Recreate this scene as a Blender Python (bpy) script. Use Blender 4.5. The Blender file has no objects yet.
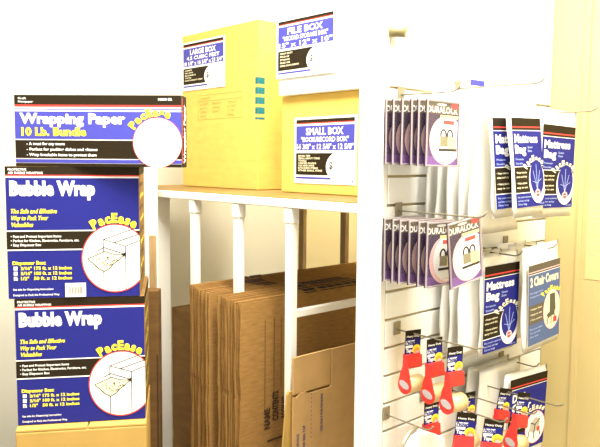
import bpy, bmesh, math, random
from mathutils import Vector, Matrix
R = math.radians
random.seed(7)
sc = bpy.context.scene
COL = sc.collection

# ------------------------------------------------------------------ camera
cam_d = bpy.data.cameras.new('camera'); cam = bpy.data.objects.new('camera', cam_d); COL.objects.link(cam)
cam_d.sensor_width = 36; cam_d.lens = 690 / 600 * 36; cam_d.clip_start = .05
yaw, pit, rol = R(47.3), R(5.2), R(.5)
F0 = Vector((math.cos(yaw), math.sin(yaw), 0)); R0 = Vector((math.sin(yaw), -math.cos(yaw), 0)); Z0 = Vector((0, 0, 1))
Fv = F0*math.cos(pit) - Z0*math.sin(pit); Uv = Z0*math.cos(pit) + F0*math.sin(pit)
Rv = R0*math.cos(rol) + Uv*math.sin(rol); Uv = Uv*math.cos(rol) - R0*math.sin(rol)
m = Matrix((Rv, Uv, -Fv)).transposed().to_4x4(); m.translation = (0, 0, 1.5)
cam.matrix_world = m
sc.camera = cam

# ------------------------------------------------------------------ light
w = bpy.data.worlds.new('room_ambience'); sc.world = w; w.use_nodes = True
w.node_tree.nodes['Background'].inputs[0].default_value = (1, .97, .88, 1)
w.node_tree.nodes['Background'].inputs[1].default_value = .95
def area(name, loc, rot, sx, sy, power, color=(1, .97, .9)):
    d = bpy.data.lights.new(name, 'AREA'); d.shape = 'RECTANGLE'; d.size = sx; d.size_y = sy
    d.energy = power; d.color = color
    o = bpy.data.objects.new(name, d); COL.objects.link(o); o.location = loc; o.rotation_euler = rot
    return o
area('ceiling_lamp_front', (.75, 1.15, 2.62), (0, 0, R(-42)), 1.2, .5, 50)
area('added_lamp_back', (2.12, 1.9, 2.62), (0, 0, 0), .3, 1.0, 30)  # added lamp, unseen, brightens the back wall under the shelf
area('ceiling_lamp_aisle', (1.2, .1, 2.62), (0, 0, R(-42)), 1.2, .5, 42)
vs = sc.view_settings
vs.view_transform = 'Standard'; vs.look = 'None'; vs.gamma = 1; vs.use_curve_mapping = False; vs.exposure = .75

# ------------------------------------------------------------------ materials
MATS = {}
def mat(name, col, rough=.6, noise=0., scale=20., stretch=(1, 1, 1), emit=0, alpha=1., metal=0., bump=0., spec=.5, col2=None):
    if name in MATS: return MATS[name]
    if name.startswith(('print_', 'ink_', 'kraft', 'dark_')): spec = .08
    mt = bpy.data.materials.new(name); mt.use_nodes = True; nt = mt.node_tree; b = nt.nodes['Principled BSDF']
    b.inputs['Base Color'].default_value = (*col, 1); b.inputs['Roughness'].default_value = rough
    b.inputs['Metallic'].default_value = metal; b.inputs['Specular IOR Level'].default_value = spec
    if noise or bump:
        tc = nt.nodes.new('ShaderNodeTexCoord'); mp = nt.nodes.new('ShaderNodeMapping'); mp.inputs['Scale'].default_value = stretch
        nz = nt.nodes.new('ShaderNodeTexNoise'); nz.inputs['Scale'].default_value = scale; nz.inputs['Detail'].default_value = 5
        nt.links.new(tc.outputs['Object'], mp.inputs[0]); nt.links.new(mp.outputs[0], nz.inputs['Vector'])
        if noise:
            rp = nt.nodes.new('ShaderNodeValToRGB')
            c2 = col2 or tuple(c*(1-noise) for c in col)
            rp.color_ramp.elements[0].position = .3; rp.color_ramp.elements[0].color = (*c2, 1)
            rp.color_ramp.elements[1].position = .7; rp.color_ramp.elements[1].color = (*[min(1, c*(1+noise*.4)) for c in col], 1)
            nt.links.new(nz.outputs['Fac'], rp.inputs[0]); nt.links.new(rp.outputs[0], b.inputs['Base Color'])
        if bump:
            bp = nt.nodes.new('ShaderNodeBump'); bp.inputs['Strength'].default_value = bump; bp.inputs['Distance'].default_value = .004
            nt.links.new(nz.outputs['Fac'], bp.inputs['Height']); nt.links.new(bp.outputs[0], b.inputs['Normal'])
    if emit:
        b.inputs['Emission Color'].default_value = (*col, 1); b.inputs['Emission Strength'].default_value = emit
    if alpha < 1: b.inputs['Alpha'].default_value = alpha
    MATS[name] = mt
    return mt
KRAFT = mat('kraft', (.68, .48, .115), .75, .10, 14, (1, 1, 3))
KRAFTD = mat('kraft_shaded', (.33, .18, .055), .8, .22, 30, (1, 1, 6))  # darker copy of kraft: dimmer light below the shelf put into the colour
KRAFTE = mat('kraft_edge', (.36, .195, .06), .85, .6, 120, (2, 2, .12), bump=.4)
KRAFTG = mat('kraft_grey', (.47, .29, .115), .8, .12, 16)
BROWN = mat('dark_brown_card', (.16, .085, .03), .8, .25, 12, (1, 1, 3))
WHITE = mat('white_paint', (.86, .84, .76), .5, .03, 3)
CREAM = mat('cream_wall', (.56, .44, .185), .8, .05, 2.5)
WALLW = mat('white_wall', (.86, .85, .80), .8, .03, 2)
WALLG = mat('beige_wall', (.70, .64, .47), .8, .12, 2.2, (3, 3, .3))
WALLB = mat('cream_back_wall', (.84, .72, .40), .8, .06, 3)
SLAT = mat('slatwall_white', (.90, .89, .83), .45, .03, 3)
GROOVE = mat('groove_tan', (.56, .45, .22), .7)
WOOD = mat('pine_board', (.27, .16, .035), .6, .2, 12, (1, 8, 8))
TANW = mat('tan_wood', (.34, .22, .09), .7, .2, 10, (6, 6, 1))
FLOOR = mat('floor_tile', (.40, .35, .27), .5, .15, 6)
BLUE = mat('print_blue', (.020, .022, .19), .55)
BLUEL = mat('print_blue_light', (.065, .065, .36), .5)
BLACK = mat('print_black', (.022, .015, .007), .6)
PWHITE = mat('print_white', (.86, .85, .80), .5)
RED = mat('print_red', (.70, .06, .05), .45)
YEL = mat('print_yellow', (.90, .78, .05), .5)
PCREAM = mat('print_cream', (.80, .74, .50), .5)
TEAL = mat('print_teal', (.02, .16, .18), .6)
INKB = mat('ink_brown', (.07, .04, .02), .8)
INKD = mat('ink_navy', (.035, .025, .03), .8)
INKF = mat('ink_faint', (.42, .28, .07), .8)
INKBL = mat('ink_blue', (.05, .05, .17), .8)
INKG = mat('ink_grey', (.48, .44, .34), .8)
LBLUE = mat('print_pale_blue', (.35, .42, .75), .5)
SLATE = mat('print_slate_blue', (.09, .13, .26), .5)
ORANGE = mat('print_orange', (.85, .40, .06), .5)
PINK = mat('print_pink', (.80, .50, .50), .5)
PURPLE = mat('print_purple', (.16, .06, .26), .4)
PLUM = mat('print_dark_plum', (.045, .02, .05), .4)
STEEL = mat('steel', (.17, .15, .10), .35, metal=.2)
STEELD = mat('dull_steel', (.30, .26, .18), .4, metal=.4)
REDP = mat('red_plastic', (.62, .03, .025), .3)
TAPE = mat('tan_tape', (.66, .50, .25), .35, .06, 40)
def clear(name, col, a, rough=.25):
    if name in MATS: return MATS[name]
    mt = bpy.data.materials.new(name); mt.use_nodes = True; nt = mt.node_tree; b = nt.nodes['Principled BSDF']
    b.inputs['Base Color'].default_value = (*col, 1); b.inputs['Roughness'].default_value = rough
    tr = nt.nodes.new('ShaderNodeBsdfTransparent'); mx = nt.nodes.new('ShaderNodeMixShader'); mx.inputs[0].default_value = a
    nt.links.new(tr.outputs[0], mx.inputs[1]); nt.links.new(b.outputs[0], mx.inputs[2])
    nt.links.new(mx.outputs[0], nt.nodes['Material Output'].inputs['Surface'])
    MATS[name] = mt
    return mt
POLY = clear('milky_plastic', (.88, .86, .78), .90, .3)
CLAM = clear('clear_clamshell', (.50, .43, .42), .5, .15)
CLAMF = clear('clear_film', (.9, .88, .85), .05, .1)

# ------------------------------------------------------------------ builders
class MB:
    def __init__(s): s.bm = bmesh.new(); s.mats = []
    def mi(s, m):
        if m not in s.mats: s.mats.append(m)
        return s.mats.index(m)
    def poly(s, pts, m):
        try: f = s.bm.faces.new([s.bm.verts.new(p) for p in pts]); f.material_index = s.mi(m)
        except ValueError: pass
    def box(s, a, b, m, bev=0., mtx=None, seg=2):
        a, b = Vector([min(a[i], b[i]) for i in range(3)]), Vector([max(a[i], b[i]) for i in range(3)])
        r = bmesh.ops.create_cube(s.bm, size=1, matrix=Matrix.Translation((a+b)/2) @ Matrix.Diagonal((*(b-a), 1)))
        vs_ = r['verts']; fs = {f for v in vs_ for f in v.link_faces}
        k = s.mi(m)
        for f in fs: f.material_index = k
        if bev:
            es = list({e for v in vs_ for e in v.link_edges})
            rr = bmesh.ops.bevel(s.bm, geom=es, offset=bev, segments=seg, affect='EDGES', profile=.5, material=k)
            vs_ = list({v for f in rr['faces'] for v in f.verts} | {v for v in vs_ if v.is_valid})
        if mtx is not None: bmesh.ops.transform(s.bm, matrix=mtx, verts=[v for v in vs_ if v.is_valid])
        return s
    def prism(s, pts, y0, y1, m, axis='Y'):
        """extrude an outline of (x,z) pairs along Y (or (y,z) along X, (x,y) along Z)"""
        def P(p, t): return {'Y': (p[0], t, p[1]), 'X': (t, p[0], p[1]), 'Z': (p[0], p[1], t)}[axis]
        A = [s.bm.verts.new(P(p, y0)) for p in pts]; B = [s.bm.verts.new(P(p, y1)) for p in pts]
        k = s.mi(m); n = len(pts)
        fs = [s.bm.faces.new(A), s.bm.faces.new(B[::-1])]
        for i in range(n): fs.append(s.bm.faces.new((A[i], B[i], B[(i+1) % n], A[(i+1) % n])))
        for f in fs: f.material_index = k
        return s
    def tube(s, pts, r, m, n=8):
        pts = [Vector(p) for p in pts]; k = s.mi(m); rings = []
        up = Vector((0, 0, 1))
        for i, p in enumerate(pts):
            t = (pts[min(i+1, len(pts)-1)] - pts[max(i-1, 0)]).normalized()
            a = t.cross(up if abs(t.z) < .95 else Vector((1, 0, 0))).normalized(); b = t.cross(a)
            rings.append([s.bm.verts.new(p + (a*math.cos(2*math.pi*j/n) + b*math.sin(2*math.pi*j/n))*r) for j in range(n)])
        for q in range(len(rings)-1):
            for j in range(n):
                f = s.bm.faces.new((rings[q][j], rings[q][(j+1) % n], rings[q+1][(j+1) % n], rings[q+1][j])); f.material_index = k; f.smooth = True
        for c in (rings[0][::-1], rings[-1]):
            f = s.bm.faces.new(c); f.material_index = k
        return s
    def grid(s, fn, nu, nv, m, smooth=True):
        V = [[s.bm.verts.new(fn(i/nu, j/nv)) for j in range(nv+1)] for i in range(nu+1)]
        k = s.mi(m)
        for i in range(nu):
            for j in range(nv):
                f = s.bm.faces.new((V[i][j], V[i+1][j], V[i+1][j+1], V[i][j+1])); f.material_index = k; f.smooth = smooth
        return s
    def build(s, name, parent=None, loc=None, recalc=True):
        if recalc: bmesh.ops.recalc_face_normals(s.bm, faces=s.bm.faces)
        me = bpy.data.meshes.new(name); s.bm.to_mesh(me); s.bm.free()
        for m_ in s.mats: me.materials.append(m_)
        o = bpy.data.objects.new(name, me); COL.objects.link(o)
        if parent: o.parent = parent
        if loc: o.location = loc
        return o
def tag(o, label=None, cat=None, group=None, kind=None):
    if label: o['label'] = label
    if cat: o['category'] = cat
    if group: o['group'] = group
    if kind: o['kind'] = kind
    return o
def thing(name, label, cat, loc=(0, 0, 0), rz=0., group=None, rot=None):
    o = bpy.data.objects.new(name, None); COL.objects.link(o); o.location = loc
    o.rotation_euler = rot or (0, 0, rz); o.empty_display_size = .05
    return tag(o, label, cat, group)
def copy_tree(o, parent=None):
    c = o.copy(); COL.objects.link(c)
    if parent: c.parent = parent
    for ch in [x for x in bpy.data.objects if x.parent == o]: copy_tree(ch, c)
    return c

# print: flat ink laid on a face.  Units (u right, v down) fill W x H, mapped on w x h metres at local origin o
def clip(poly, W, H):
    for ax, lim, sgn in ((0, 0, 1), (0, W, -1), (1, 0, 1), (1, H, -1)):
        out = []
        for i in range(len(poly)):
            a, b = poly[i-1], poly[i]
            da, db = (a[ax]-lim)*sgn, (b[ax]-lim)*sgn
            if (da >= 0) != (db >= 0):
                t = da/(da-db); out.append((a[0]+(b[0]-a[0])*t, a[1]+(b[1]-a[1])*t))
            if db >= 0: out.append(b)
        poly = out
        if not poly: return []
    return poly
_txt = {}
def text_mesh(body, bold):
    key = (body, bold)
    if key in _txt: return _txt[key]
    cu = bpy.data.curves.new('t', 'FONT'); cu.body = body; cu.size = 1; cu.offset = bold; cu.resolution_u = 2
    cu.space_character = 1 + bold*.6
    ob = bpy.data.objects.new('t', cu); COL.objects.link(ob)
    dg = bpy.context.evaluated_depsgraph_get(); me = ob.evaluated_get(dg).to_mesh()
    vv = [tuple(v.co[:2]) for v in me.vertices]; ff = [tuple(p.vertices) for p in me.polygons]
    ob.evaluated_get(dg).to_mesh_clear(); bpy.data.objects.remove(ob); bpy.data.curves.remove(cu)
    x0 = min(v[0] for v in vv); x1 = max(v[0] for v in vv)
    _txt[key] = ([(v[0]-x0, v[1]) for v in vv], ff, x1-x0)
    return _txt[key]
CAP = .70
class Print:
    def __init__(s, w_, h_, W, H, fn=None, eps=.00035):
        s.mb = MB(); s.w, s.h, s.W, s.H, s.eps = w_, h_, W, H, eps
        s.L = 1; s.fn = fn or (lambda x, z, e: (x, -e, z))
    def P(s, u, v): return s.fn(u/s.W*s.w, (1-v/s.H)*s.h, s.L*s.eps)
    def poly(s, pts, m, cl=True):
        if cl: pts = clip(pts, s.W, s.H)
        if len(pts) > 2: s.mb.poly([s.P(*p) for p in pts], m)
    def rect(s, u0, v0, u1, v1, m): s.L += .12; s.poly([(u0, v0), (u1, v0), (u1, v1), (u0, v1)], m)
    def ell(s, cu, cv, ru, rv, m, n=40): s.L += .12; s.poly([(cu+ru*math.cos(2*math.pi*i/n), cv+rv*math.sin(2*math.pi*i/n)) for i in range(n)], m)
    def line(s, u0, v0, u1, v1, t, m):
        s.L += .08; L = math.hypot(u1-u0, v1-v0) or 1; a, b = -(v1-v0)/L*t/2, (u1-u0)/L*t/2
        s.poly([(u0+a, v0+b), (u1+a, v1+b), (u1-a, v1-b), (u0-a, v0-b)], m)
    def text(s, body, u, v, wd, cap, m, bold=.02, shear=0., ang=0.):
        """left end u, baseline v, total width wd, capital height cap; ang turns it counter-clockwise"""
        vv, ff, tw = text_mesh(body, bold); s.L += .12
        sx = wd/tw if wd else cap/CAP; sy = cap/CAP; ca, sa = math.cos(ang), math.sin(ang)
        k = s.mb.mi(m); V = []
        for x, y in vv:
            a = x*sx + y*sy*shear; b = y*sy
            V.append(s.mb.bm.verts.new(s.P(u + a*ca - b*sa, v - (a*sa + b*ca))))
        for f in ff:
            try: s.mb.bm.faces.new([V[i] for i in f]).material_index = k
            except ValueError: pass
    def arc(s, body, cu, cv, r, a0, a1, cap, m, bold=.05, ry=1.):
        """letters along a circle, first letter's left foot at angle a0, last one's right foot at a1 (degrees)"""
        ws = [text_mesh(ch, bold)[2] for ch in body]; gap = .02
        tot = sum(ws) + gap*(len(ws)-1); L = R(a0-a1)*r; k = L/tot; pos = 0
        for ch, w0 in zip(body, ws):
            a = R(a0) - (pos + w0/2)*k/r; t = a - math.pi/2; wd = w0*k
            s.text(ch, cu + r*math.cos(a) - wd/2*math.cos(t), cv - r*ry*math.sin(a) + wd/2*math.sin(t), wd, cap, m, bold, 0, t)
            pos += w0 + gap
    def build(s, name, parent, loc=None): return s.mb.build(name, parent, loc, recalc=False)

# ------------------------------------------------------------------ setting
def struct(name, a, b, m):
    o = MB().box(a, b, m).build(name); return tag(o, kind='structure')
struct('floor', (-3, -3, -.1), (3, 3.2, 0), FLOOR)
struct('ceiling', (-3, -3, 2.7), (3, 3.2, 2.8), WALLW)
struct('wall_left', (-3, 2.65, 0), (2.40, 2.75, 2.7), mat('off_white_wall', (.55, .53, .44), .8, .05, 2))
struct('wall_back', (2.40, 1.12, 0), (2.50, 2.65, 2.7), WALLB)
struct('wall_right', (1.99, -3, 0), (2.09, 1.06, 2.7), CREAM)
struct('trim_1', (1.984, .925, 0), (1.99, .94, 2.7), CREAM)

# slatwall partition: its bright end faces the rack, its grooved face carries the hooks
sw = thing('slatwall_display', 'white slatwall partition with horizontal grooves carrying the hooks and packages', 'display wall', (1.22, 1.12, 0))
mb = MB(); mb.box((0, -.078, 0), (.018, 0, 2.62), WHITE, .002); mb.build('end_panel', sw)
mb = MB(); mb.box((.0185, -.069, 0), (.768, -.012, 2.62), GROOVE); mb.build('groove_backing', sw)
mb = MB()
for k in range(-16, 22):
    z0 = 1.125 + .0681*k
    if z0 > 1.66: break
    mb.box((.019, -.0795, z0+.003), (.768, -.0692, z0+.0681-.003), SLAT, .0015, seg=1)
mb.box((.019, -.0795, 1.673), (.768, -.0692, 2.62), SLAT, .0015, seg=1)
mb.build('slatted_face', sw)
mb = MB(); mb.box((.019, -.0115, 0), (1.17, 0, 2.62), WALLW); mb.build('back_panel', sw)

# ceiling lamps
def ceiling_light(x, y, rz, sx, sy, label):
    t = thing('ceiling_light', label, 'ceiling light', (x, y, 2.7), rz)
    f = MB(); f.box((-sx/2-.02, -sy/2-.02, -.05), (sx/2+.02, -sy/2, 0), WHITE); f.box((-sx/2-.02, sy/2, -.05), (sx/2+.02, sy/2+.02, 0), WHITE)
    f.box((-sx/2-.02, -sy/2, -.05), (-sx/2, sy/2, 0), WHITE); f.box((sx/2, -sy/2, -.05), (sx/2+.02, sy/2, 0), WHITE); f.build('frame', t)
    MB().box((-sx/2, -sy/2, -.03), (sx/2, sy/2, -.02), mat('lit_diffuser', (1, .97, .9), .5, emit=2)).build('diffuser', t)
ceiling_light(.75, 1.15, R(-42), 1.2, .5, 'long ceiling light panel above the bubble wrap boxes')
ceiling_light(2.12, 1.9, 0, .3, 1.0, 'narrow light panel added behind the storage rack to brighten the back wall')  # panel for the added lamp behind the rack
ceiling_light(1.2, .1, R(-42), 1.2, .5, 'long ceiling light panel near the right wall')

# ------------------------------------------------------------------ storage rack
rack = thing('storage_rack', 'white storage rack with pine shelf and hanging divider posts', 'storage rack', (1.3, 1.125, 0))
mb = MB(); mb.box((.012, .0, .002+1.37), (.70, 1.37, 1.3945), WOOD, .002); mb.build('shelf_board', rack)
mb = MB(); mb.box((-.006, .0, 1.3665), (.0115, 1.37, 1.391), WHITE, .004, seg=3); mb.build('shelf_edge', rack)
mb = MB(); mb.box((.0, .0, .08), (.70, 1.37, .12), WHITE, .002); mb.box((.02, .0, 0), (.04, 1.37, .08), WHITE); mb.box((.66, .0, 0), (.68, 1.37, .08), WHITE); mb.build('base_deck', rack)
mb = MB(); mb.box((-.075, .985, 0), (-.03, 1.05, 1.62), WHITE, .004); mb.build('upright', rack)
mb = MB(); mb.box((.0, 1.075, .12), (.075, 1.095, 1.366), WHITE, .002); mb.build('end_stile', rack)
for y in (.745, .99): mb = MB(); mb.box((.67, y, .12), (.69, y+.028, 1.371), TANW); mb.build('back_post', rack)
for i, y1 in enumerate((1.957, 1.717, 1.4714)):
    y = y1 - 1.125
    mb = MB(); mb.box((0, y-.026, .12), (.026, y, 1.366), WHITE, .0025)
    p = mb.build('divider_post', rack)
    mb = MB(); mb.box((-.003, y-.029, 1.322), (.029, y+.003, 1.3655), WHITE, .003); mb.build('collar', p)
    mb = MB(); mb.box((.0265, y-.025, 1.047), (.64, y-.006, 1.070), WHITE, .003); mb.build('side_rail', p)

# ------------------------------------------------------------------ cartons and signs
def carton_body(parent, w_, d_, h_, m, name='body', bev=.003):
    mb = MB(); mb.box((0, 0, 0), (w_, d_, h_), m, bev); return mb.build(name, parent)

def price_sign(parent, w_, h_, W, H, loc, title, sub, dims, lines, tilt=0., tb=3.2, curl=0.):
    """printed paper sign, local frame of the carton"""
    base = bpy.data.objects.new('sign_card', None)
    def bend(x, z):
        c = curl*max(0, (x/w_ - .55))**2*max(0, 1-z/h_)**1.0*.3
        return -.0022 - c
    mb = MB(); mb.grid(lambda u, v: (u*w_, bend(u*w_, v*h_), v*h_), 12, 12, PWHITE)
    mb.grid(lambda u, v: (u*w_, bend(u*w_, v*h_)+.0006, v*h_), 12, 12, PWHITE)
    card = mb.build('price_sign', parent, recalc=False); card.location = loc; card.rotation_euler = (0, tilt, 0)
    card['label'] = 'printed price sign'
    p = Print(w_, h_, W, H, fn=lambda x, z, e: (x, bend(x, z) - e, z))
    p.rect(W*.035, H*.035, W*.965, H*.085, BLACK); p.rect(W*.035, H*.085, W*.965, H*.10, RED)
    for v0, v1, m_ in ((.13, .50, BLUEL),):
        p.rect(W*.035, H*v0, W*.965, H*v1, m_)
    p.text(title, W*.20, H*.265, W*.60, H*.10, PWHITE, .035)
    p.text(sub, W*.12, H*.37, W*.76, H*.07, PWHITE, .03)
    p.text(dims, W*.05, H*.48, W*.90, H*.075, PWHITE, .03)
    p.rect(W*.035, H*.54, W*.72, H*.87, BLACK); p.rect(W*.035, H*.90, W*.72, H*.93, BLUEL)
    n = len(lines)
    for i, (tx, fw) in enumerate(lines): p.text(tx, W*.075, H*(.595 + .043*i*(6/max(n, 5))), W*fw, H*.026, PCREAM, .03)
    p.ell(W*.80, H*.745, W*.265, H*.245, PWHITE)
    p.text('$', W*.58, H*.77, W*.065, H*.10, BLACK, .02)
    p.poly([(W*.93, H*.955), (W*.955, H*.955), (W*.955, H*.925)], BLACK)
    p.build('sign_print', card)
    return card

RZ = R(-90)                 # local x runs to the right along the rack, local y goes into it
# small box
sb = thing('small_carton', 'yellow-tan small moving carton under the white file box on the shelf', 'carton', (1.526, 1.7483, 1.3955), RZ)
carton_body(sb, .416, .32, .315, KRAFT)
price_sign(sb, .278, .211, 62, 67, (.066, 0, .032), 'SMALL BOX', '"BOOK/RECORD BOX"', '16 3/8" x 12 5/8" x 12 5/8"',
           [('BOOKS, TAPE', .20), ('SMALL HEAVY ITEMS', .36), ('TOOLS', .14), ('CANNED GOODS', .30), ('CDS AND DVDS', .27), ('KITCHEN ITEMS', .33), ('OTHER SMALL ITEMS', .40)])
# file box: white body with overhanging lid
fb = thing('file_box', 'white lidded file storage box stacked on the small carton', 'file box', (1.50, 1.7345, 1.7106), RZ)
carton_body(fb, .385, .31, .24, PWHITE, 'body')
mb = MB(); mb.box((-.004, -.004, .2), (.389, .314, .26), WHITE, .004); mb.build('lid', fb)
price_sign(fb, .270, .186, 60, 64, (-.003, -.006, .054), 'FILE BOX', '"RECORD STORAGE BOX"', '15" x 12" x 10"',
           [('HEAVY DUTY', .22), ('FOLD UP', .16), ('STORAGE', .17), ('FILES OR', .18), ('LEGAL DOCUMENTS', .33)], tilt=0)
# large box
lb = thing('large_carton', 'tall yellow-tan large moving carton with teal edge marks on the shelf', 'carton', (1.54, 2.366, 1.3955), RZ)
carton_body(lb, .476, .40, .59, KRAFT)
price_sign(lb, .285, .186, 43, 53, (.004, -.001, .374), 'LARGE BOX', '4.5 CUBIC FEET', '18 1/8" x 16 5/8" x 23 3/4"',
           [('LAMPS', .17), ('PILLOWS', .2), ('BLANKETS', .26), ('TOYS', .15), ('LIGHTWEIGHT ITEMS', .42)])
p = Print(.476, .59, 476, 590)
for i in range(4): p.rect(461, 197+34.5*i, 476, 220+34.5*i, TEAL)
p.rect(461, 197+138, 476, 197+146, TEAL)
U0, V0, U1, V1 = 110, 240, 385, 332
for a in ((U0, V0, U1, V0), (U1, V0, U1, V1), (U1, V1, U0, V1), (U0, V1, U0, V0), (U0, 262, U1, 262)): p.line(*a, 1.6, INKF)
p.text('CONTENTS', 118, 257, 70, 9, INKF, 0)
for c_, xs in enumerate((122, 205, 300)):
    for r_ in range(4):
        if (c_, r_) != (1, 3): p.text(('KITCHEN', 'BATH', 'DEN', 'LIVING ROOM', 'BEDROOM', 'GARAGE', 'DINING', 'ATTIC', 'OFFICE', 'CLOTHES', 'OTHER', 'LINENS')[c_*4+r_], xs, 278+15*r_, 55-6*r_, 8, INKF, 0)
p.build('front_print', lb)
p = Print(.40, .59, 400, 590, fn=lambda x, z, e: (.476+e, x, z))
for i in range(4): p.rect(0, 197+34.5*i, 30, 220+34.5*i, TEAL)
p.rect(0, 335, 30, 343, TEAL)
p.build('side_print', lb)

# ------------------------------------------------------------------ left stack of boxes
def camxy(xc, d): v = R0*xc + F0*d; return v.x, v.y
BASE_A = yaw - math.pi/2
# big plain carton that carries the stack
x0, y0 = .588, 1.628
kb = thing('supporting_carton', 'plain kraft carton with closed top flaps under the bubble wrap boxes', 'carton', (x0-.004, y0, 0), BASE_A + R(10.5))
KP = mat('kraft_plain', (.47, .30, .085), .75, .08, 12)
carton_body(kb, .305, .30, .846, KP)
mb = MB(); mb.box((.0, .001, .8462), (.165, .299, .8532), KP, .002); mb.build('top_flap', kb)
mb = MB(); mb.box((.168, .001, .8462), (.305, .299, .8532), KP, .002); mb.build('top_flap', kb)

def print_bubble(root, w_, h_, barcode):
    p = Print(w_, h_, 134, 130)
    p.rect(.4, .4, 133.6, 129.6, BLUE)
    p.rect(0, 0, 134, 8, BLACK); p.rect(0, 8, 134, 9.4, RED); p.rect(0, 9.4, 134, 11, PWHITE)
    p.text('PROTECTIVE', 3, 4, 18, 2.1, PWHITE, .03); p.text('AIR BUBBLE WRAPPING', 3, 7.2, 34, 2.1, PWHITE, .03)
    p.text('Bubble Wrap', 4, 27.5, 85, 13, PWHITE, .062)
    for i, (t_, wd) in enumerate((('The Safe and Effective', 46), ('Way to Pack Your', 37), ('Valuables', 22))):
        p.text(t_, 4, 45.5+6.6*i, wd, 4.1, YEL, .035, .25)
    p.rect(0, 62.3, 134, 63.4, PWHITE); p.rect(0, 63.4, 134, 81, BLACK); p.rect(0, 81, 134, 82.2, PWHITE)
    for i, (t_, wd) in enumerate((('\u2022 Fast and Protect Important Items', 50), ('\u2022 Perfect for Kitchen, Electronics, Furniture, etc.', 68), ('\u2022 Easy Dispenser Box', 30))):
        p.text(t_, 4, 69.3+4.2*i, wd, 2.3, PWHITE, .03)
    p.text('Dispenser Box:', 5, 96, 33, 3.4, YEL, .04)
    for i, t_ in enumerate(('3/16" 175 ft. x 12 inches', '5/16" 100 ft. x 12 inches', ' 1/2"   50 ft. x 12 inches')):
        v = 101.2+5*i
        p.text(t_, 13, v, 51, 3, YEL, .04); p.rect(6, v-3.4, 9.8, v+.3, PWHITE)
    p.line(6.5, 110, 8, 111, .7, BLUE); p.line(8, 111, 9.6, 108, .7, BLUE)
    p.text('See side for Dispensing Instructions', 5, 121.5, 40, 1.9, PWHITE, .02); p.text('Designed to Pack the Professional Way', 5, 127, 46, 1.9, PWHITE, .02)
    p.arc('PacEase', 108.5, 91, 36, 127, 55, 9, YEL, .05)
    p.ell(108.5, 91, 34.6, 34.6, RED, 64); p.ell(108.5, 91, 33.4, 33.4, PWHITE, 64)
    K = BLACK; th = .9
    A, B, C_, D = (96.5, 72), (127, 62), (119.3, 79), (134, 73.5)
    for a, b in ((A, B), (A, C_), (C_, D), (A, (96.5, 122)), (C_, (119.3, 123)), ((107, 75.5), (134, 67)), ((90, 83.5), (97, 80)), ((97, 80), (118, 87))): p.line(*a, *b, th, K)
    p.L += .15
    sh = [(80, 91), (86, 89), (93, 86), (98, 84), (107, 87), (118, 88), (112, 93), (106, 97), (103, 101), (97, 104), (91, 101), (86, 96)]
    p.poly(sh, PCREAM); 
    for i in range(len(sh)): p.line(*sh[i-1], *sh[i], .8, K)
    rr = random.Random(3)
    for i in range(26):
        t1, t2 = rr.random(), rr.random(); u = 85 + 24*t1 + 4*t2; v = 91 + 9*t2 - 2.5*t1
        if u < 113: p.ell(u, v, .8, .6, INKB, 6)
    p.poly([(115, 87), (120, 84.5), (119.5, 89.5)], K)
    if barcode:
        p.rect(57, 115, 78, 129, PWHITE)
        for i in range(16): p.line(60.5+i*.95, 119, 60.5+i*.95, 126, (.3, .6, .45)[i % 3], INKB)
        p.text('0 12345', 62, 118.2, 11, 1.4, INKB, 0)
    p.build('front_print', root)
    p = Print(.30, h_, 100, 130, fn=lambda x, z, e: (w_+e, x, z))
    p.rect(0, 0, 100, 8, BLACK)
    for i in range(9): p.text(('Dispensing', 'pull sheet', 'tear here', 'store flat', 'Bubble')[i % 5], 6+(i % 2)*9, 20+i*12, 60, 5, YEL if i % 2 else INKB, .03)
    p.build('side_print', root)
def bubble_box(name_, label, x, y, z, th, w_, h_, bc):
    t = thing(name_, label, 'box', (x, y, z), BASE_A + R(th))
    mb = MB(); mb.box((0, 0, 0), (w_, .30, h_), mat('kraft_shaded_side', (.24, .14, .045), .8, .2, 20), .002); mb.build('carton_body', t)  # kraft darkened: shade on the side faces put into the colour
    print_bubble(t, w_, h_, bc)
bubble_box('bubble_wrap_box', 'blue bubble wrap dispenser box on the plain kraft carton', .600, 1.653, .8542, 10.5, .303, .3105, False)
bubble_box('bubble_wrap_box', 'blue bubble wrap dispenser box with barcode sticker under the wrapping paper box', .589, 1.659, 1.1655, 10.5, .306, .3155, True)
# wrapping paper
wp = thing('wrapping_paper_box', 'long low wrapping paper box with white circle atop the bubble wrap boxes', 'box', (.622, 1.676, 1.4815), BASE_A + R(-3))
mb = MB(); mb.box((0, 0, 0), (.40, .052, .168), PWHITE, .002); mb.build('carton_body', wp)
p = Print(.40, .168, 168, 70)
p.rect(0, 0, 168, 9.5, BLACK); p.rect(0, 9.5, 168, 11.5, RED); p.rect(0, 13.2, 168, 14.2, BLUEL)
p.rect(0, 16, 168, 43, BLUEL); p.rect(0, 44.2, 168, 62, BLACK); p.rect(0, 63, 168, 66.5, BLUEL); p.rect(0, 67, 168, 70, BLACK)
p.text('Kraft', 4, 4.2, 8, 1.9, PWHITE, .02); p.text('Newspaper', 4, 7.4, 15, 1.9, PWHITE, .02); p.text('10808 BR', 145, 5, 14, 2.2, PWHITE, .03)
p.text('Wrapping Paper', 5, 27.6, 107, 9.6, PWHITE, .05)
p.text('10 Lb. Bundle', 6.5, 39.5, 66, 7.6, YEL, .05)
for i, (t_, wd) in enumerate((('- A must for any move', 39), ('- Perfect for packing dishes and glasses', 72), ('- Wrap breakable items to protect them', 71))): p.text(t_, 11.5, 49+5.4*i, wd, 2.7, PWHITE, .035)
p.arc('PacEase', 144, 46, 26.3, 152, 62, 7.4, YEL, .06)
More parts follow.
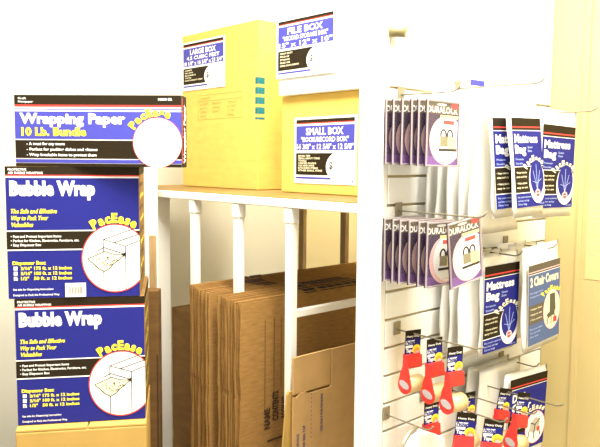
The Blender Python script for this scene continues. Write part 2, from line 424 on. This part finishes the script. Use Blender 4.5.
p.ell(144, 46, 24.8, 24.8, RED, 64); p.ell(144, 46, 24.1, 24.1, PWHITE, 64)
p.build('front_print', wp)
p = Print(.052, .168, 22, 70, fn=lambda x, z, e: (.40+e, x, z))
p.rect(0, 0, 22, 70, BLACK); p.rect(2, 2, 4, 66, RED); p.text('Wrapping Paper', 17, 66, 58, 8, PWHITE, .04, 0, math.pi/2)
p.build('side_print', wp)

# dark leaning cardboard and plank behind the stack
x, y = camxy(-.70, 2.08)
dc = thing('dark_carton', 'dark brown flat carton standing behind the bubble wrap boxes', 'carton', (x, y, 0), BASE_A)
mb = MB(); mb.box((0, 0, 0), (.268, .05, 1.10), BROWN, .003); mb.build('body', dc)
mb = MB(); mb.box((.262, -.0015, .25), (.2665, -.0002, .9), INKB); mb.build('edge_seam', dc)
x, y = camxy(-.475, 2.155)
dp = MB(); dp.box((0, 0, 0), (.022, .012, 1.262), TANW, .002)
dp = dp.build('wooden_plank'); dp.location = (x, y, 0); dp.rotation_euler = (0, 0, BASE_A)
tag(dp, 'narrow brown wooden plank standing upright behind the dark carton', 'plank')

# ------------------------------------------------------------------ flattened cartons under the shelf
def sheet_mesh(L, H, t, seed, x0=0.):
    rr = random.Random(seed); ph = rr.random()*6; amp = .0012
    mb = MB(); n = 14
    leaf = t*.36
    for k, (dy, dx, dz) in enumerate(((0, 0, 0), (t*.52, rr.uniform(-.003, .008), -rr.uniform(.0, .007)))):
        def xo(z): return x0 + dx + .0015*math.sin(z*23+ph) + (.004 if abs(z-.68) < .012 else 0)*(rr.random())
        rows = [i/n for i in range(n+1)] + [.69, .70, .71]; rows.sort()
        V = []
        for q in rows:
            z = q*(H+dz); yo = dy + amp*math.sin(z*7+ph)*.6; xx = xo(z)
            V.append([mb.bm.verts.new(c) for c in ((xx, yo, z), (xx, yo+leaf, z), (L+dx, yo+leaf, z), (L+dx, yo, z))])
        ke, kf = mb.mi(KRAFTE), mb.mi(KRAFTD)
        for i in range(len(V)-1):
            for j in range(4):
                f = mb.bm.faces.new((V[i][j], V[i][(j+1) % 4], V[i+1][(j+1) % 4], V[i+1][j])); f.material_index = ke if j in (0, 2) else kf
        mb.bm.faces.new(V[0][::-1]).material_index = ke; mb.bm.faces.new(V[-1]).material_index = ke
    return mb
def add_sheet(y, t, L, H, x0, seed, label, group=None):
    o = thing('flattened_carton', label, 'flattened carton', (1.22, y, .1206), 0, group)
    b = sheet_mesh(L, H, t, seed, x0).build('folded_panels', o)
    # ink bands stencilled across the top edges of the whole pack
    bands = [(.245, .05)] + ([(x_, .032) for x_ in (.315, .355, .395, .435, .475)] if y < 1.70 else [(.20 + (1.838-y)*.3, .03)])
    for sa, width in bands:
        dx = .035*math.sin((y-1.55)*22)
        MB().box((sa+dx, .0004, H+.0002), (sa+dx+width, t*.99, H+.0009), INKD).build('ink_band', o)
    return o
seed = 0
y = 1.838
GL = 'flattened brown carton standing on edge, packed tightly in the row under the shelf'
n1 = 12; t1 = (1.838-1.722)/n1
for i in range(n1):
    seed += 1
    add_sheet(y - t1*(i+1) + .0003, t1-.0006, .80, .985 - .0016*i + random.uniform(-.004, .004), random.uniform(-.007, .008) - .0006*i, seed,
              'tallest flattened carton at the far left of the packed row under the shelf' if i == 0 else 'flattened brown carton on edge in the left bundle, between the first two divider posts', None if i == 0 else 'flattened cartons packed in the left bundle')
n2 = 11; t2 = (1.688-1.5776)/n2
for i in range(n2):
    seed += 1
    o = add_sheet(1.688 - t2*(i+1) + .0003, t2-.0006, .80, .972 - .0011*i + random.uniform(-.003, .003), random.uniform(-.007, .007)*(i < n2-1), seed,
              'front flattened carton printed NAME and CONTENTS, closest of the packed row' if i == n2-1 else 'flattened brown carton on edge in the right bundle, behind the printed front one', None if i == n2-1 else 'flattened cartons packed in the right bundle')
p = Print(.80, .96, 800, 960)
p.text('NAME', 115, 404, 66, 22, INKB, .05, 0, math.pi/2); p.text('CONTENTS', 149, 384, 92, 23, INKB, .05, 0, math.pi/2); p.text('ROOM NO', 184, 384, 70, 22, INKB, .05, 0, math.pi/2)
for u in (95, 131): p.line(u, 60, u, 335, 2, INKB)
p.line(160, 60, 160, 285, 2, INKB)
p.rect(105, 440, 180, 446, INKB)
q = p.build('front_print', o); q.location = (0, -.0012, 0)

# front group beside the third post
fg = thing('flattened_carton', 'grey-brown flattened carton with a cut flap, standing right of the third divider post', 'flattened carton', (1.272, 1.398, .12))
mb = MB(); mb.prism([(0, 0), (.50, 0), (.50, .826), (.152, .828), (.150, .718), (.145, .714), (.06, .7145), (.045, .722), (.025, .722), (.012, .712), (0, .716)], 0, .007, KRAFTG); mb.build('front_panel', fg)
mb = MB(); mb.box((.0, .0015, .722), (.1475, .0085, .829), KRAFTG, .001); o_ = mb.build('cut_flap', fg)
mb = MB(); mb.box((.0, .0095, 0), (.50, .0135, .70), KRAFTD); mb.build('rear_panel', fg)
p = Print(.50, .83, 500, 830)
for u, z1, L_, t_ in ((14, .47, 150, 'TO ASSEMBLE THIS CARTON FOLD'), (38, .48, 160, 'FLAPS INWARD AND SEAL TOP'), (64, .58, 150, '- - - - - - - - - - -'), (108, .59, 125, 'USE ONLY FOR PACKING'), (108, .44, 60, 'RECYCLE')):
    p.text(t_, u+7, 830-(z1*1000), L_*.9, 9, INKBL, .03, 0, math.pi/2)
p.build('front_print', fg)
tg = thing('flattened_carton', 'light tan flattened carton poking out left in front of the third divider post', 'flattened carton', (1.222, 1.4135, .12))
mb = MB(); mb.prism([(-.03, 0), (.40, 0), (.40, .70), (.07, .728), (.046, .728), (.040, .720)], 0, .007, KP); mb.build('panel', tg)
p = Print(.40, .70, 400, 700)
for u, t_ in ((25, 'HANDLE WITH CARE'), (40, 'THIS SIDE UP')): p.text(t_, u+10, 180, 90, 7, INKF, 0, 0, math.pi/2)
p.build('front_print', tg)
# carton deep at the left of the packed row, its shade put into the dark brown
bk = thing('brown_carton', 'brown carton in shadow left of the packed flattened cartons', 'carton', (1.45, 2.315, .1205), RZ)
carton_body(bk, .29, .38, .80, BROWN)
mb = MB(); mb.box((.0, .16, .8005), (.29, .22, .8015), TAPE); mb.build('sealing_tape', bk)

# ------------------------------------------------------------------ wall hooks
def hook(X, z, Yt, label, rise=.012):
    """wire peg fixed in a slatwall groove at (X, z), reaching out to Y = Yt, tip turned up"""
    t = thing('wire_hook', label, 'hook', (X, 1.0400, z), 0)
    L = 1.04 - Yt
    MB().box((-.012, -.0035, -.012), (.012, -.0005, .020), STEELD, .001).build('back_plate', t)
    MB().tube([(0, -.003, 0), (0, -.02, 0), (0, -L+.02, -.002), (0, -L+.008, .002), (0, -L, rise)], .0019, STEEL).build('wire', t)
    return t

# ------------------------------------------------------------------ lock clamshells
def make_lock_pack():
    t = thing('lock_blister_pack', 'x', 'lock pack')
    W, H = .122, .146
    MB().box((0, .0, -H), (W, .0012, 0), PLUM).build('backing_card', t)
    p = Print(W, H, 33, 65, fn=lambda x, z, e: (x, -e, z-H))
    p.rect(0, 0, 33, 65, PLUM); p.rect(.5, 55, 32.5, 64.5, PURPLE); p.rect(.5, 44, 20, 55, mat('print_violet_dark', (.09, .035, .13), .4))
    p.ell(20, 39, 16, 24, PINK); p.ell(22.5, 38, 14.5, 23, PWHITE); p.rect(31.5, 13, 33, 65, PURPLE)
    p.rect(0, 0, 33, 13, mat('print_olive_brown', (.13, .10, .05), .5))
    p.text('DURALOCK', 1.5, 12, 30, 6, PWHITE, .02)
    p.rect(14, 14, 32, 17.5, mat('print_butter', (.85, .70, .30), .5)); p.rect(17, 19, 28, 23, RED)
    for c in (17.5, 24):
        p.ell(c, 34, 3.4, 6.5, BLACK); p.ell(c, 34, 1.8, 4.6, PWHITE); p.rect(c-3.2, 35, c+3.4, 45, mat('print_bronze', (.25, .22, .12), .4))
    p.rect(22, 36, 31, 47, mat('print_butter', (.85, .7, .3), .5)); p.rect(13, 47, 31, 49.5, BLACK)
    p.ell(28, 4.5, 4, 3.6, RED, 8); p.ell(15, 4, 5, 1.4, PWHITE, 10)
    p.text('4 KEYS', 18, 59.5, 11, 2.5, PINK, .02)
    p.build('card_print', t)
    mb = MB()
    for a, b in (((0, -.006, -H), (.003, -.0015, 0)), ((W-.004, -.006, -H), (W, -.0015, 0)), ((.004, -.006, -.004), (W-.004, -.0015, 0)), ((.004, -.006, -H), (W-.004, -.0015, -H+.004))):
        mb.box(a, b, CLAM, .0008, seg=1)
    mb.poly([(.004, -.0055, -H+.004), (W-.004, -.0055, -H+.004), (W-.004, -.0055, -.004), (.004, -.0055, -.004)], CLAMF)
    mb.build('clamshell', t)
    return t
lock = make_lock_pack()
hA = hook(1.275, 1.6545, .875, 'wire hook holding the upper row of lock packs')
ys = (1.026, 1.008, .986, .964, .948, .928)
for i, yv in enumerate(ys):
    o = lock if i == 0 else copy_tree(lock)
    o.location = (1.203 + .0045*i, yv, 1.640 - .0008*i); o.rotation_euler = (0, R(.5*(i % 3 - 1)), R(-1.5 + (i % 2)))
    tag(o, 'purple lock blister pack at the front of the upper hook, face showing' if i == 5 else 'lock blister pack on the upper hook, only its left edge showing', 'lock pack', None if i == 5 else 'lock packs behind the front one on the upper hook')
hB = hook(1.275, 1.3845, .80, 'wire hook holding the middle row of lock packs')
ys = (1.024, 1.002, .984, .962, .938, .918, .868)
for i, yv in enumerate(ys):
    o = copy_tree(lock)
    o.location = (1.203 + .004*i, yv, 1.371 - (.0006*i)); o.rotation_euler = (0, R(.8*(i % 3 - 1) if i < 6 else -7.5), R(-1 + (i % 2)))
    tag(o, 'tilted purple lock blister pack at the front of the middle hook' if i == 6 else 'lock blister pack on the middle hook, only its left edge showing', 'lock pack', None if i == 6 else 'lock packs behind the front one on the middle hook')

# ------------------------------------------------------------------ plastic bags
def bag_mesh(W, H, t, seed, taper=.0, lean=0.):
    rr = random.Random(seed); ph = [rr.random()*6 for _ in range(4)]
    def edge(side, v): return .004*math.sin(v*9+ph[0]+side)
    mb = MB()
    def fn(sg):
        def f(u, v):
            x = -W/2 + u*W; z = -v*H
            sq = min(1., v*3+.25); x *= (1 - taper*(1-v)); x += edge(0, v)*(1 if u in (0, 1) else .6)
            b = math.sin(math.pi*min(max(u, 0), 1))**.35 if 0 < u < 1 else 0
            e = math.sin(math.pi*v)**.25 if 0 < v < 1 else 0
            y = sg*t/2*b*e*sq + .0022*math.sin(u*14+ph[1]+v*2)*e + .0018*math.sin(u*31+ph[2]-v*3)*e*b + lean*v
            return (x, y, z)
        return f
    mb.grid(fn(-1), 22, 14, POLY); mb.grid(fn(1), 22, 14, POLY)
    bmesh.ops.remove_doubles(mb.bm, verts=mb.bm.verts, dist=.0004)
    return mb
def card_wave(t): return lambda x, z, e: (x, -e - t/2 - .0035, z)
def label_bag(kind, w_, h_, W, H, x, z, t):
    """printed insert card: returns a Print placed with its lower left corner at (x, z)"""
    return Print(w_, h_, W, H, fn=lambda a, b, e: (x+a, -t/2 - .0035 - e, z+b), eps=.0003)
def print_mattress(p):
    p.rect(0, 0, 34, 84, BLUE); p.rect(0, 0, 34, 8, BLACK); p.rect(0, 8, 34, 9.3, RED); p.rect(0, 9.3, 34, 11.5, BLACK); p.rect(0, 11.5, 34, 12.2, PWHITE)
    p.text('Mattress', 2, 23, 27, 7.5, PWHITE, .045); p.text('Bag', 2, 33, 12.5, 7.5, PWHITE, .045)
    p.text('Queen', 16.5, 28.5, 6, 2, LBLUE, .02); p.text('Size', 16.5, 32, 5, 2, LBLUE, .02)
    for i, wd in enumerate((9, 8)): p.text(('Protects', 'Durable')[i], 2, 39.5+4*i, wd, 1.8, LBLUE, .02)
    p.rect(0, 45.3, 34, 46, PWHITE); p.rect(0, 46, 34, 70, BLACK); p.rect(0, 70, 34, 70.8, PWHITE); 
    for i, tx in enumerate(('\u2022 Keeps mattress', '   clean and dry', '\u2022 Heavy plastic', '   easy to use')): p.text(tx, 1.5, 52+5*i-(i % 2)*1, 12, 1.8, PCREAM, .02)
    for i, tx in enumerate(('Fits most mattress', 'and box springs', 'One bag')): p.text(tx, 1.5, 75+3.3*i, 16-3*i, 1.7, LBLUE, .02)
    p.arc('PacEase', 24.5, 55, 11.5, 155, 45, 5.4, PCREAM, .05, 1.25)
    p.ell(25.3, 61, 9.6, 20.2, PWHITE, 48); p.ell(25.3, 57, 8.2, 17.2, BLUE, 40)
    for a in ((25, 68, 21, 50), (25, 68, 29, 50), (25, 68, 25, 44), (25, 62, 20, 60), (25, 62, 30.5, 58)): p.line(*a, .5, LBLUE)
    p.ell(25.2, 71.5, 3, 4, PINK, 16); p.ell(25.2, 72, 2, 2.8, RED, 12); p.line(23, 72, 27.5, 71.5, .6, PWHITE)
    p.text('10 mil', 27, 82.5, 5, 1.6, LBLUE, .02)
def print_chair(p):
    W2 = 30
    p.rect(0, 0, W2, 84, SLATE); p.rect(0, 0, W2, 7, mat('print_brown_grey', (.12, .10, .07), .5)); p.rect(0, 7, W2, 8, PINK); p.rect(0, 8, W2, 9.6, mat('print_brown_grey', (.12, .10, .07), .5)); p.rect(0, 9.6, W2, 10.2, PWHITE)
    p.text('2 Chair Covers', 1.5, 22, 27, 9, PCREAM, .045); 
    for i, tx in enumerate(('Fits large chairs', 'Protects from dust')): p.text(tx, 1.5, 30+4*i, 12, 1.8, LBLUE, .02)
    p.rect(0, 42, 16, 62, mat('print_brown_grey', (.12, .10, .07), .5))
    for i, tx in enumerate(('\u2022 Keeps clean', '\u2022 Easy to use', '\u2022 Two covers')): p.text(tx, 1.5, 47+5.5*i, 11, 1.8, PCREAM, .02)
    for i, tx in enumerate(('Fits most chairs', 'Two per pack', 'One size')): p.text(tx, 1.5, 68+4*i, 12-2*i, 1.8, LBLUE, .02)
    p.arc('PacEase', 22, 45, 10, 140, 45, 4.8, YEL, .05, 1.3)
    p.ell(22, 53, 8.3, 21.5, PINK, 44); p.ell(22, 53, 7.6, 20.6, PCREAM, 44)
    CH = mat('print_chair_grey', (.10, .09, .06), .5)
    p.L += .15
    p.poly([(20, 36), (25, 36), (26, 54), (24, 58), (19, 62), (17, 58), (20, 55)], CH); p.rect(18, 56, 25, 60, CH)
    for a in ((18.5, 60, 17.5, 68), (24.5, 60, 26, 67), (21.5, 60, 21.5, 69)): p.line(*a, .9, CH)
    p.rect(23.5, 62, 27, 68, RED)
def print_desk(p):
    W2 = 38
    p.rect(0, 0, W2, 78, BLUE); p.rect(0, 0, W2, 8, BLACK); p.rect(0, 8, W2, 9.2, RED); p.rect(0, 9.2, W2, 11, BLACK); p.rect(0, 11, W2, 11.6, PWHITE)
    p.text('Desk', 3, 24, 15, 7.5, PWHITE, .045); p.text('Cover', 3, 34, 19, 7.5, PWHITE, .045)
    p.rect(0, 38, 18, 58, BLACK)
    for i, tx in enumerate(('\u2022 Dust free', '\u2022 Strong film', '\u2022 Easy to use')): p.text(tx, 2, 43.5+5*i, 12, 1.8, PCREAM, .02)
    p.arc('PacEase', 27, 54, 12.5, 150, 45, 5.4, PCREAM, .05, 1.25)
    p.ell(28, 57.5, 10.5, 17.5, RED, 44); p.ell(28, 57.5, 10, 16.8, PWHITE, 44)
    p.L += .1
    p.poly([(23, 52), (28, 47), (33, 50), (32, 60), (27, 64), (22, 60)], INKG)
    for a in ((22, 60, 21, 68), (27, 64, 27, 70), (32, 60, 34, 68), (23, 52, 28, 55), (28, 55, 33, 50), (28, 55, 27, 64)): p.line(*a, .9, BLACK)
    p.rect(30, 58, 33, 63, RED)
    for i, tx in enumerate(('Fits most desks', 'One cover')): p.text(tx, 2, 64+4*i, 14, 1.8, LBLUE, .02)
def bag(name_, label, cat, X, Y, Z, W, H, t, seed, lab=None, tilt=0., rz=0., group=None, taper=.06, lean=0., rx=0.):
    o = thing(name_, label, cat, (X, Y, Z), 0, group, rot=(rx, tilt, rz))
    bag_mesh(W, H, t, seed, taper, lean).build('plastic_sleeve', o)
    if lab:
        fn, lw, lh, LW, LH, lx, lz = lab
        mb = MB(); mb.box((lx, -t/2-.0034, lz), (lx+lw, -t/2-.0024, lz+lh), PWHITE); c = mb.build('insert_card', o)
        p = label_bag(None, lw, lh, LW, LH, lx, lz, t); fn(p); p.build('card_print', c)
    return o
# upper stack of mattress bags, left hook
hc = hook(1.50, 1.6855, .80, 'wire hook carrying the upper left stack of mattress bags', .014)
MB().box((-.024, -.058, .004), (.036, -.054, .018), BLUEL, .001).build('tag_holder', hc)
specs = [(1.452, 1.018), (1.458, .994), (1.470, .969), (1.484, .944), (1.492, .921)]
for i, (x, y) in enumerate(specs):
    bag('mattress_bag', 'folded white plastic bag in the upper left stack, showing only its side fold', 'plastic bag', x, y, 1.672, .225, .345 - .012*(i % 2), .015, 20+i,
        group='folded plastic bags behind the upper left labelled bags', tilt=R(-1.0), taper=.25)
bag('mattress_bag', 'mattress bag whose blue label peeks out left behind the upper left front one', 'plastic bag', 1.500, .896, 1.676, .186, .305, .014, 40,
    (print_mattress, .150, .212, 34, 84, -.0915, -.284), rx=R(-4.5), tilt=R(-1.5), taper=.05)
bag('mattress_bag', 'front mattress bag with blue label on the upper left hook', 'plastic bag', 1.508, .866, 1.676, .140, .305, .010, 41,
    (print_mattress, .132, .210, 34, 84, -.067, -.282), rx=R(-5.5), tilt=R(-1.5), taper=.05)
# upper right bag
hook(1.70, 1.630, .765, 'wire hook with upturned tip carrying the upper right mattress bags', .010)
for i in (1, 2):
    bag('mattress_bag', 'folded plastic bag directly behind the upper right labelled mattress bag', 'plastic bag', 1.693+.002*i, 1.014-.034*i, 1.635, .195, .27, .020, 50+i, group='folded plastic bags behind the upper right label')
bag('mattress_bag', 'mattress bag with full blue label on the upper right hook', 'plastic bag', 1.704, .872, 1.635, .203, .275, .016, 60,
    (print_mattress, .172, .210, 34, 84, -.092, -.250), tilt=R(1.0), taper=.0)
# second row
hook(1.57, 1.268, .88, 'wire hook carrying the lower mattress bags, beside the middle lock packs')
for i, (x, y) in enumerate(((1.520, 1.016), (1.522, .994), (1.528, .972))):
    bag('mattress_bag', 'folded white plastic bag beneath the middle lock packs, showing its side fold', 'plastic bag', x, y, 1.272, .215, .262, .013, 70+i, group='folded plastic bags behind the lower mattress label', tilt=R(-1.5), taper=.12)
bag('mattress_bag', 'mattress bag with blue label on the lower hook left of the chair covers', 'plastic bag', 1.570, .945, 1.271, .172, .262, .016, 80,
    (print_mattress, .165, .222, 34, 84, -.083, -.252), tilt=R(0), rz=R(0), taper=.0)
hook(1.755, 1.272, .885, 'wire hook with upturned tip carrying the chair covers')
for i in range(2):
    bag('chair_cover_bag', 'folded plastic chair cover bag behind the slate blue labelled one', 'plastic bag', 1.745, 1.01-.03*i, 1.278, .165, .27, .018, 84+i, group='folded chair cover bags')
bag('chair_cover_bag', 'chair covers bag with slate blue label and chair picture', 'plastic bag', 1.724, .912, 1.284, .196, .285, .016, 86,
    (print_chair, .168, .216, 30, 84, -.086, -.264), tilt=R(-3.0), taper=.0)
# third row: desk cover
hook(1.755, .936, .92, 'short wire hook above the desk cover bag')
bag('desk_cover_bag', 'folded plastic bag left of the desk cover label, pale side fold showing', 'plastic bag', 1.645, 1.012, .955, .22, .30, .015, 90, group='folded plastic bags left of the desk cover')
bag('desk_cover_bag', 'folded plastic bag left of the desk cover label, pale side fold showing', 'plastic bag', 1.665, .988, .95, .22, .30, .013, 91, group='folded plastic bags left of the desk cover')
bag('desk_cover_bag', 'desk cover bag with blue label hanging lowest on the right', 'plastic bag', 1.762, .962, .920, .235, .30, .018, 92,
    (print_desk, .204, .212, 38, 78, -.104, -.226), tilt=R(3.5), taper=.0)

# ------------------------------------------------------------------ tape dispensers
def make_tape():
    t = thing('tape_dispenser', 'x', 'tape dispenser')
    # local: hang hole at origin, card hangs below, x right, -y towards the aisle
    MB().box((-.024, 0, -.062), (.025, .0012, .006), BLACK, 0).build('header_card', t)
    p = Print(.049, .068, 13, 27, fn=lambda x, z, e: (x-.024, -e, z-.062))
    p.rect(0, 0, 13, 27, BLACK); p.rect(.3, 8, 12.7, 24, BLUE); p.rect(.3, 9.5, 8, 13, PWHITE)
    p.text('Packaging', .8, 12.6, 10, 3, BLUE, .05); p.rect(.3, 14, 6.5, 16.5, PWHITE); p.text('Tape', .8, 20.5, 6, 3.4, PWHITE, .05)
    p.text('Heavy Duty', 1, 6.5, 11, 1.8, PWHITE, .03); p.ell(9.8, 18.5, 3.6, 4.6, YEL, 20); p.ell(10, 20, 2.6, 3.2, ORANGE, 16); p.ell(10.4, 22, 1.8, 2.4, PINK, 12)
    p.text('2 in x 55 yd', .8, 23.6, 6, 1.3, PCREAM, .02)
    p.build('card_print', t)
    # red body: side plate disc with neck, in the y-z plane, and a bridge wall
    pts = []
    cy, cz, r = -.003, -.122, .0215
    for i in range(21):
        a = R(150 + 240*i/20); pts.append((cy + r*math.cos(a), cz + r*math.sin(a)))
    pts += [(cy+.015, -.094), (cy+.009, -.080), (cy+.008, -.050), (cy-.006, -.050), (cy-.009, -.080), (cy-.014, -.096)]
    mb = MB(); mb.prism(pts, -.024, -.021, REDP, 'X')
    mb.prism([(-.009, -.052), (-.005, -.052), (-.007, -.078), (-.010, -.082), (-.012, -.078)], -.0209, .023, REDP, 'X')
    mb.box((-.0209, -.004, -.060), (.023, .010, -.050), REDP, .001)
    mb.build('red_body', t)
    mb = MB(); mb.tube([(-.0208, cy, cz), (.027, cy, cz)], .0205, TAPE, 28); mb.build('tape_roll', t)
    mb = MB(); mb.prism([(cy+.016*math.cos(R(a))*1.0, cz+.001+.0095*math.sin(R(a)+.35)) for a in range(0, 360, 30)], -.0250, -.0243, mat('grey_sticker', (.42, .38, .38), .3), 'X'); mb.build('side_sticker', t)
    return t
tape = make_tape()
tape_specs = [  # x, y, z(top hole), tilt, label
    (1.277, .988, 1.100, 2, 'red tape dispenser nearest the slatwall on the upper tape hook'),
    (1.279, .928, 1.092, -1, 'red tape dispenser in the middle of the upper tape hook'),
    (1.280, .872, 1.084, 2, 'red tape dispenser closest to the viewer on the upper tape hook'),
    (1.352, .985, .912, 0, 'red tape dispenser low on the slatwall, directly under the upper three'),
    (1.372, .897, .902, 6, 'red tape dispenser low down, left of the pair with overlapping cards'),
    (1.412, .848, .890, 6, 'red tape dispenser low down with its blue card overlapping its left neighbour'),
    (1.505, .980, .900, 2, 'red tape dispenser low down, its card just left of the pale folded bags'),
    (1.592, .925, .905, 14, 'left of two red tape dispensers hanging before the desk cover bag'),
    (1.590, .872, .908, 14, 'right of two red tape dispensers hanging before the desk cover bag'),
]
for i, (x, y, z, tl, lab) in enumerate(tape_specs):
    o = tape if i == 0 else copy_tree(tape)
    o.location = (x, y, z); o.rotation_euler = (0, R(tl), R(-38 if i in (4, 5) else -8)); tag(o, lab, 'tape dispenser')
hook(1.279, 1.0975, .80, 'wire hook carrying the three upper tape dispensers', .006)
hook(1.388, .9065, .80, 'long wire hook carrying the low pair of tape dispensers', .012)
hook(1.505, .8985, .79, 'wire hook carrying the low tape dispenser beside the folded bags', .010)
hook(1.600, .9015, .77, 'wire hook carrying the two tape dispensers before the desk cover', .008)

# white rounded roll of bag film low at the left of the slatwall
hook(1.245, .895, .90, 'wire hook above the white rolled bag at the bottom')
rb = thing('rolled_bag', 'white rounded roll of plastic bagging hanging at the bottom left of the slatwall', 'plastic roll', (1.245, .947, .893), 0)
mb = MB()
out = [(-.062, -.30), (-.062, -.10), (-.058, -.065), (-.045, -.035), (-.025, -.016), (0, -.010), (.03, -.018), (.07, -.036), (.098, -.052), (.104, -.08), (.104, -.30)]
mb.prism(out, -.011, .011, PWHITE); o = mb.build('folded_film', rb)
bv = o.modifiers.new('soft', 'BEVEL'); bv.width = .006; bv.segments = 3
mb = MB(); mb.tube([(-.070, 0, -.30), (-.070, 0, -.10), (-.066, 0, -.062), (-.050, 0, -.028), (-.028, 0, -.008), (0, 0, -.002)], .005, STEELD); mb.build('edge_band', rb)

# tube end high on the slatwall
MBp = MB(); MBp.tube([(0, 0, 0), (.016, -.032, -.004)], .0125, mat('pale_brass', (.22, .18, .07), .5), 16)
o = MBp.build('peg_stub'); o.location = (1.233, 1.0395, 1.795); tag(o, 'short tan peg stub high on the white slatwall', 'peg')

# notice on the right wall
nt_ = thing('wall_notice', 'faded paper notice with small grey lines on the right wall', 'notice', (1.99, .912, 1.16), RZ)
MB().box((0, -.0015, 0), (.16, -.0002, .26), mat('notice_paper', (.64, .50, .22), .8)).build('paper', nt_)
p = Print(.16, .26, 160, 260, fn=lambda x, z, e: (x, -.0015-e, z))
for i in range(9):
    if i != 3: p.text('please ask for assistance today'[:30 - (i*5) % 9], 14, 60+16*i, 120-(i*17) % 30, 6, INKG, 0)
p.build('notice_print', nt_)
